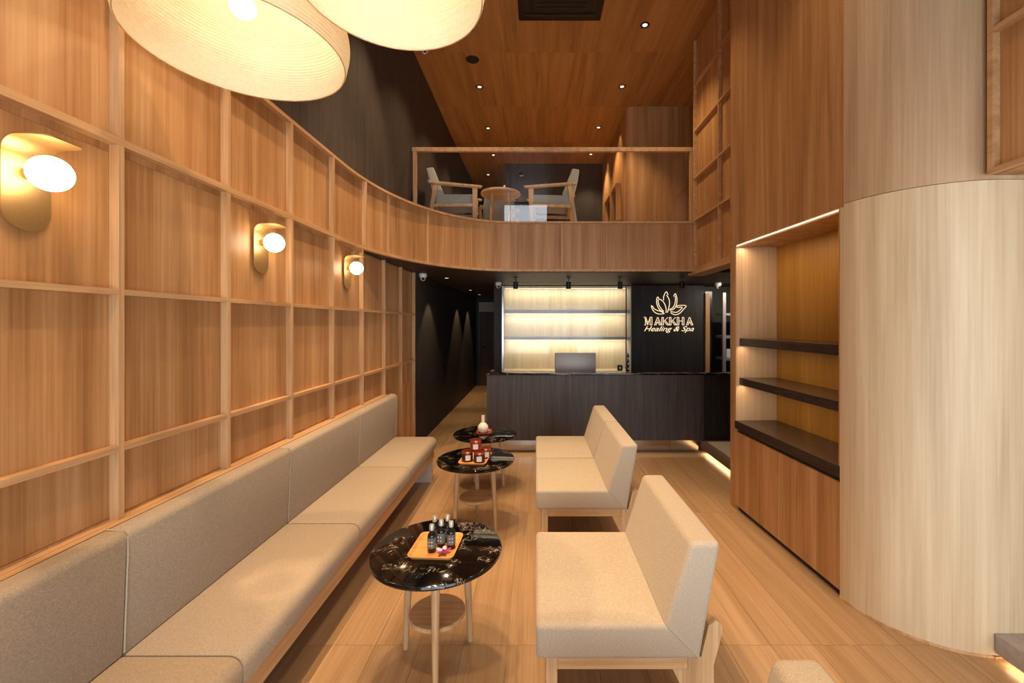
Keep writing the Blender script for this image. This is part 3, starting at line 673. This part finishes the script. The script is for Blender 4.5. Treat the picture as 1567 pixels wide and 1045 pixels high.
# ------------------------------------------------------------------ banquette
bq = thing('banquette', 'long built-in bench with oatmeal cushions along the batten wall', 'bench', (0, 0, 0))
seams = [.0, .52, 1.489, 2.475, 3.46]; ends = [.52, 1.489, 2.475, 3.46, 4.372]
def rbox(name, x0, x1, y0, y1, z0, z1, bev, mat, parent, seg=4):
    return B(name, x0, x1, y0, y1, z0, z1, mat, parent, bevel=bev, seg=seg)
for a, b in zip(seams, ends):
    # seat with a rolled front edge
    bm = bmesh.new(); bx(bm, -1.50, -1.02, a+.002, b-.002, .33, .44)
    front = [e for e in bm.edges if all(v.co.x > -1.03 for v in e.verts) and abs(e.verts[0].co.z-e.verts[1].co.z) < 1e-4 and e.verts[0].co.z > .4]
    bmesh.ops.bevel(bm, geom=front, offset=.05, segments=6, profile=.5, affect='EDGES')
    o_ = [e for e in bm.edges if e.calc_face_angle(0) > .9]
    bmesh.ops.bevel(bm, geom=o_, offset=.007, segments=2, profile=.5, affect='EDGES')
    obj('seat_cushion', bm, M['fabB'], bq, smooth=True)
    bm = bmesh.new(); bx(bm, -1.515, -1.44, a+.002, b-.002, .441, .878)
    for v in bm.verts:
        if v.co.z > .8: v.co.x += .012 if v.co.x < -1.5 else .018
    tp = [e for e in bm.edges if all(v.co.z > .8 for v in e.verts) and all(v.co.x > -1.46 for v in e.verts)]
    bmesh.ops.bevel(bm, geom=tp, offset=.03, segments=5, profile=.5, affect='EDGES')
    o_ = [e for e in bm.edges if e.calc_face_angle(0) > .9]
    bmesh.ops.bevel(bm, geom=o_, offset=.007, segments=2, profile=.5, affect='EDGES')
    obj('back_cushion', bm, M['fabB'], bq, smooth=True)
    # piping along the seam
    bm = bmesh.new(); tube(bm, [(-1.438, b, .45), (-1.425, b, .80), (-1.427, b, .85), (-1.445, b, .875), (-1.5, b, .879)], .0028, 6); obj('piping', bm, M['fab'], bq)
B('apron', -1.08, -1.04, 0, 4.36, .232, .33, M['battenH'], bq)
B('seat_board', -1.54, -1.08, 0, 4.36, .31, .33, M['battenH'], bq)
B('ledge', XF+.001, -1.515, 0, 4.372, .79, .872, M['battenH'], bq)
B('back_board', XF+.001, -1.516, 0, 4.372, .0, .79, M['wall'], bq)
B('end_support', -1.51, -1.05, 4.29, 4.34, 0, .31, M['whitewall'], bq)
B('end_support', -1.51, -1.05, 0, .05, 0, .31, M['whitewall'], bq)

# ------------------------------------------------------------------ lounge chairs (0.76 deep, facing the bench)
def chair(W):
    t = thing('lounge_chair', '', 'chair', (0, 0, 0), 0, 'oatmeal lounge chairs facing the bench')
    def bodyp(name, pts, keep):
        bm = bmesh.new(); prism(bm, pts, .0, W, 'Y')
        es = []
        for e in bm.edges:
            k = [any(abs(v.co.x-q[0]) < 1e-4 and abs(v.co.z-q[1]) < 1e-4 for q in keep) for v in e.verts]
            if not all(k): es.append(e)
            elif False: es.append(e)
        bmesh.ops.bevel(bm, geom=es, offset=.022, segments=4, profile=.5, affect='EDGES', clamp_overlap=True)
        return obj(name, bm, M['fab'], t, smooth=True)
    bodyp('seat', [(.0, .292), (.0, .43), (.50, .43), (.638, .292)], [(.5, .43), (.638, .292)])
    bodyp('backrest', [(.501, .431), (.602, .75), (.72, .75), (.639, .292)], [(.501, .431), (.639, .292)])
    for y in (.03, W-.065):
        B('side_rail', .085, .60, y, y+.035, .235, .29, M['ash'], t, bevel=.003)
        B('leg', .04, .085, y, y+.035, 0.0, .291, M['ashleg'], t, bevel=.003)
        bm = bmesh.new(); prism(bm, [(.54, .235), (.655, 0), (.712, 0), (.704, .16), (.702, .25), (.724, .33), (.738, .39), (.734, .41), (.712, .425), (.682, .408), (.652, .285), (.60, .290), (.60, .235)], y, y+.035, 'Y'); obj('leg', bm, M['ashleg'], t, bevel=.002)
    B('cross_rail', .045, .08, .066, W-.066, .235, .285, M['ash'], t); B('cross_rail', .60, .635, .066, W-.066, .20, .28, M['ash'], t)
    return t
chs = [(1.651, .757, 'large oatmeal lounge chair in front, beside the nearest marble table'), (2.986, .724, 'oatmeal lounge chair in the middle, pushed against the one behind it'),
       (3.722, .727, 'farthest oatmeal lounge chair, nearest the counter'), (.335, .757, 'oatmeal lounge chair whose backrest corner shows at the bottom edge')]
ch0 = chair(.757); ch0.location = (0, 1.651, 0); ch0['label'] = chs[0][2]
for (y, W, lab) in chs[1:]:
    c = copytree(ch0); c.location = (0, y, 0); c.scale = (1, W/.757, 1); c['label'] = lab

# ------------------------------------------------------------------ marble tables
def table(x, y, rz, lab):
    t = thing('marble_side_table', lab, 'table', (x, y, 0), 0, 'black marble side tables')
    bm = bmesh.new(); lathe(bm, [(0, .508), (.297, .508), (.3045, .511), (.3075, .519), (.3045, .527), (.299, .530), (0, .530)], 72); obj('tabletop', bm, M['marble'], t, smooth=True)
    bm = bmesh.new(); lathe(bm, [(0, .49), (.17, .49), (.17, .507), (0, .507)], 40); obj('support_disc', bm, M['ash'], t, smooth=True)
    bm = bmesh.new(); lathe(bm, [(0, .21), (.128, .21), (.132, .214), (.132, .226), (.128, .23), (0, .23)], 48); obj('lower_shelf', bm, M['ash'], t, smooth=True)
    for k in range(3):
        a = rz+k*2*PI/3; c_, s_ = math.cos(a), math.sin(a)
        bm = bmesh.new(); tube(bm, [(c_*.182, s_*.182, 0.0), (c_*.172, s_*.172, .2), (c_*.155, s_*.155, .49)], .013, 14, .0205); obj('leg', bm, M['ashleg'], t, smooth=True)
    return t
table(-.470, 2.035, math.radians(40), 'round black marble side table nearest the camera, with dark bottles')
table(-.477, 3.39, math.radians(-25), 'middle round black marble side table, carrying candle jars')
table(-.497, 4.17, math.radians(10), 'farthest round black marble side table, with a white vase')
ZT = .5305
def tray(x, y, wx, wy, rz, lab, mat):
    bm = bmesh.new()
    def rr(w_, d_, r_, n=6):
        o = []
        for cx, cy, a0 in ((w_/2-r_, d_/2-r_, 0), (-w_/2+r_, d_/2-r_, PI/2), (-w_/2+r_, -d_/2+r_, PI), (w_/2-r_, -d_/2+r_, 1.5*PI)):
            for k in range(n+1): a = a0+PI/2*k/n; o.append((cx+r_*math.cos(a), cy+r_*math.sin(a)))
        return o
    rings = []
    for (ins, z) in ((.014, 0), (.0, .015), (0, .018), (.005, .018), (.017, .006)):
        rings.append([bm.verts.new((p[0], p[1], z)) for p in rr(wx-2*ins, wy-2*ins, max(.005, .028-ins))])
    for a, b in zip(rings, rings[1:]):
        for k in range(len(a)): bm.faces.new((a[k], a[(k+1) % len(a)], b[(k+1) % len(a)], b[k]))
    bm.faces.new(rings[0][::-1]); bm.faces.new(rings[-1])
    bmesh.ops.recalc_face_normals(bm, faces=bm.faces[:])
    o = obj('wooden_tray', bm, mat, smooth=True); o.location = (x, y, ZT); o.rotation_euler.z = rz
    return tag(o, lab, 'tray')
tray(-.474, 2.033, .215, .235, math.radians(-3), 'square wooden tray holding the dark bottles on the nearest table', M['traywood'])
tray(-.475, 3.345, .215, .285, math.radians(-4), 'orange wooden tray under the candle jars', M['traywood'])
tray(-.505, 4.165, .15, .17, math.radians(5), 'small red-brown wooden coaster under the white vase', M['redwood'])
# bottles
ZTR = ZT+.0065
M['bottleglass'] = plain('dark_bottle_glass', (22, 18, 16), .08); M['label'] = plain('grey_label_paper', (96, 98, 94), .6); M['cap'] = plain('brushed_silver_cap', (206, 198, 186), .35, .6)
M['label2'] = plain('black_label_band', (30, 30, 30), .5)
bt = thing('dropper_bottle', '', 'bottle', (0, 0, 0), 0, 'dark bottles on the nearest tray')
bm = bmesh.new(); lathe(bm, [(0, 0), (.018, 0), (.02, .003), (.02, .072), (.017, .082), (.009, .09), (.0085, .102), (0, .102)], 24); obj('body', bm, M['bottleglass'], bt, smooth=True)
bm = bmesh.new(); lathe(bm, [(.0204, .02), (.0204, .068)], 24, caps=False); obj('paper_label', bm, M['label'], bt, smooth=True)
bm = bmesh.new()
for a in (-1.9, -1.2):
    for z in (.034, .05): bmesh.ops.create_uvsphere(bm, u_segments=8, v_segments=6, radius=.004, matrix=Matrix.Translation((.0185*math.cos(a), .0185*math.sin(a), z)))
obj('emblem', bm, M['cap'], bt)
bm = bmesh.new(); lathe(bm, [(0, .10), (.0115, .10), (.0115, .122), (.010, .125), (0, .125)], 20); obj('cap', bm, M['cap'], bt, smooth=True)
spots = [(-.486, 1.990, 'front left dark bottle, nearest the tray edge'), (-.452, 2.035, 'middle dark bottle of the front three'), (-.402, 2.022, 'front right dark bottle, behind the orchid'), (-.492, 2.075, 'back left dark bottle'), (-.432, 2.085, 'back right dark bottle')]
for i, (x, y, lab) in enumerate(spots):
    o = bt if i == 0 else copytree(bt); o.location = (x, y, ZTR); o.rotation_euler.z = random.uniform(-.4, .4); o['label'] = lab
# orchid
orc = thing('orchid_flower', 'white and purple orchid bloom lying in front of the dark bottles', 'flower', (-.428, 1.972, ZTR))
M['petalw'] = plain('white_lilac_petal', (226, 196, 222), .6); M['petalp'] = plain('magenta_petal', (150, 20, 92), .6)
for k, (a, sz, tip) in enumerate(((PI/2, .032, 0), (PI/2+1.25, .034, 0), (PI/2-1.25, .036, 1), (-PI/2-.55, .034, 1), (-PI/2+.55, .030, 1))):
    bm = bmesh.new(); bmesh.ops.create_uvsphere(bm, u_segments=12, v_segments=8, radius=1)
    bmesh.ops.scale(bm, vec=(sz*.55, sz*.32, .0035), verts=bm.verts[:]); bmesh.ops.translate(bm, vec=(sz*.55, 0, 0), verts=bm.verts[:])
    bmesh.ops.rotate(bm, matrix=Matrix.Rotation(-.35, 3, 'Y'), verts=bm.verts[:]); bmesh.ops.rotate(bm, matrix=Matrix.Rotation(a, 3, 'Z'), verts=bm.verts[:]); bmesh.ops.translate(bm, vec=(0, 0, .006), verts=bm.verts[:])
    o = obj('petal', bm, M['petalp'] if tip else M['petalw'], orc, smooth=True)
    if tip: o['label'] = 'magenta petal'
bm = bmesh.new(); bmesh.ops.create_uvsphere(bm, u_segments=12, v_segments=8, radius=.007, matrix=Matrix.Translation((0, 0, .012))); obj('lip', bm, M['petalp'], orc, smooth=True)
# candle jars
M['amber'] = plain('amber_glass', (120, 38, 14), .12); M['brownjar'] = plain('brown_glass', (58, 26, 20), .12); M['violet'] = plain('dark_violet_glass', (44, 26, 40), .12); M['copper'] = plain('copper_lid', (196, 100, 66), .28, .9); M['paperlabel'] = plain('white_label', (215, 205, 190), .6)
jars = [(-.531, 3.302, 0, M['brownjar'], 'brown glass candle jar, front left in the tray'), (-.4345, 3.275, 0, M['violet'], 'dark violet candle jar, front right in the tray'), (-.402, 3.385, 0, M['amber'], 'amber candle jar at the back right of the tray'), (-.468, 3.318, .0815, M['amber'], 'amber candle jar stacked on top of the others')]
for (x, y, dz, mt, lab) in jars:
    t = thing('candle_jar', lab, 'candle', (x, y, ZTR+dz), random.uniform(-.3, .3), 'candle jars on the middle tray')
    bm = bmesh.new(); lathe(bm, [(0, 0), (.038, 0), (.043, .005), (.043, .058), (.040, .063), (0, .063)], 32); obj('glass_body', bm, mt, t, smooth=True)
    bm = bmesh.new(); lathe(bm, [(0, .0632), (.0435, .0632), (.0435, .076), (.041, .0805), (0, .0812)], 32); obj('lid', bm, M['copper'], t, smooth=True)
    bm = bmesh.new(); n = 8
    A = [bm.verts.new((.0435*math.cos(a), .0435*math.sin(a), z)) for z in (.014, .052) for a in [-PI/2-.1+.95*k/n for k in range(n+1)]]
    for k in range(n): bm.faces.new((A[k], A[k+1], A[n+2+k], A[n+1+k]))
    obj('paper_label', bm, M['paperlabel'], t)
va = thing('bottle_vase', 'white round-bellied vase with a tall thin neck', 'vase', (-.515, 4.155, ZTR))
M['ceramic'] = plain('cream_ceramic', (232, 218, 196), .35)
bm = bmesh.new(); lathe(bm, [(0, 0), (.022, 0), (.040, .012), (.051, .035), (.052, .052), (.044, .075), (.028, .090), (.0175, .098), (.016, .105), (.016, .168), (.012, .168), (.012, .11), (0, .10)], 32); obj('body', bm, M['ceramic'], va, smooth=True)

# ------------------------------------------------------------------ upstairs lounge
ZU = ZM1+.0125
def armchair():
    t = thing('armchair', '', 'chair', (0, 0, 0), 0, 'grey wood-framed armchairs upstairs')
    def poly(name, pts, y0, y1, mat, bev=.02):
        bm = bmesh.new(); prism(bm, pts, y0, y1, 'Y'); return obj(name, bm, mat, t, smooth=True, bevel=bev, seg=3)
    poly('seat_cushion', [(-.26, .35), (-.27, .49), (.27, .51), (.30, .38)], -.25, .25, M['fabG'])
    poly('backrest', [(-.28, .42), (-.39, .84), (-.29, .86), (-.15, .50)], -.25, .25, M['fabG'])
    for s in (-1, 1):
        y0, y1 = (-.33, -.29) if s < 0 else (.29, .33)
        poly('leg', [(-.37, 0), (-.33, 0), (-.22, .61), (-.28, .61)], y0, y1, M['ashleg'], .004)
        poly('leg', [(.245, 0), (.285, 0), (.305, .58), (.235, .58)], y0, y1, M['ashleg'], .004)
        poly('armrest', [(-.36, .66), (-.34, .61), (.35, .575), (.37, .60), (.34, .605), (-.33, .645)], y0-.01, y1+.01, M['ashleg'], .004)
        poly('side_rail', [(-.32, .30), (-.31, .34), (.26, .36), (.26, .32)], y0+.005, y1-.005, M['ashleg'], .003)
    B('cross_rail', .22, .26, -.29, .29, .31, .35, M['ashleg'], t); B('cross_rail', -.27, -.23, -.29, .29, .30, .345, M['ashleg'], t)
    return t
ar = armchair(); ar.location = (-1.13, 6.05, ZU); ar.rotation_euler.z = .12; ar['label'] = 'grey wood-framed armchair at the left behind the railing'
for (x, y, rz, lab) in ((.22, 6.08, PI-.05, 'grey wood-framed armchair on the right, facing left'), (-.72, 7.35, PI*.62, 'grey armchair partly hidden behind the upstairs table')):
    c = copytree(ar); c.location = (x, y, ZU); c.rotation_euler.z = rz; c['label'] = lab
tb = thing('lounge_table', 'round wooden table between the two armchairs upstairs', 'table', (-.52, 6.3, ZU))
bm = bmesh.new(); lathe(bm, [(0, .635), (.29, .635), (.295, .65), (.29, .665), (0, .665)], 48); obj('tabletop', bm, M['ash'], tb, smooth=True)
for k in range(4):
    a = PI/4+k*PI/2; bm = bmesh.new(); tube(bm, [(.2*math.cos(a), .2*math.sin(a), 0), (.17*math.cos(a), .17*math.sin(a), .635)], .013, 12, .02); obj('leg', bm, M['ashleg'], tb, smooth=True)
t = thing('table_ornament', 'small white bottle standing on the upstairs table', 'bottle', (-.46, 6.25, ZU+.666))
bm = bmesh.new(); lathe(bm, [(0, 0), (.05, 0), (.055, .005), (.02, .012), (.018, .08), (.01, .10), (0, .10)], 20); obj('body', bm, M['white'], t, smooth=True)
for (px, py, lab) in ((798, 268, 'small black cone pendant upstairs, the upper one'), (833, 282, 'small black cone pendant upstairs, the lower one')):
    q = P(px, py, 8.6); t = thing('cone_pendant', lab, 'lamp', q.to_tuple(), 0, 'cone pendants upstairs')
    bm = bmesh.new(); lathe(bm, [(.075, -.02), (.06, .01), (.02, .05), (0, .055)], 20, caps=False); obj('shade', bm, M['black'], t, smooth=True)
    bm = bmesh.new(); lathe(bm, [(.0025, .05), (.0025, ZC-q.z)], 6); obj('cord', bm, M['black'], t)
    bm = bmesh.new(); lathe(bm, [(0, -.01), (.05, -.01)], 14, caps=False); obj('diffuser', bm, M['white'], t)
light('cubby_wash', 'SPOT', (1.35, 7.6, ZC-.03), 14, WARM, (0, 0, 0), .02, spot=70, blend=.4)
light('cubby_wash', 'SPOT', (1.35, 8.9, ZC-.03), 10, WARM, (0, 0, 0), .02, spot=70, blend=.4)
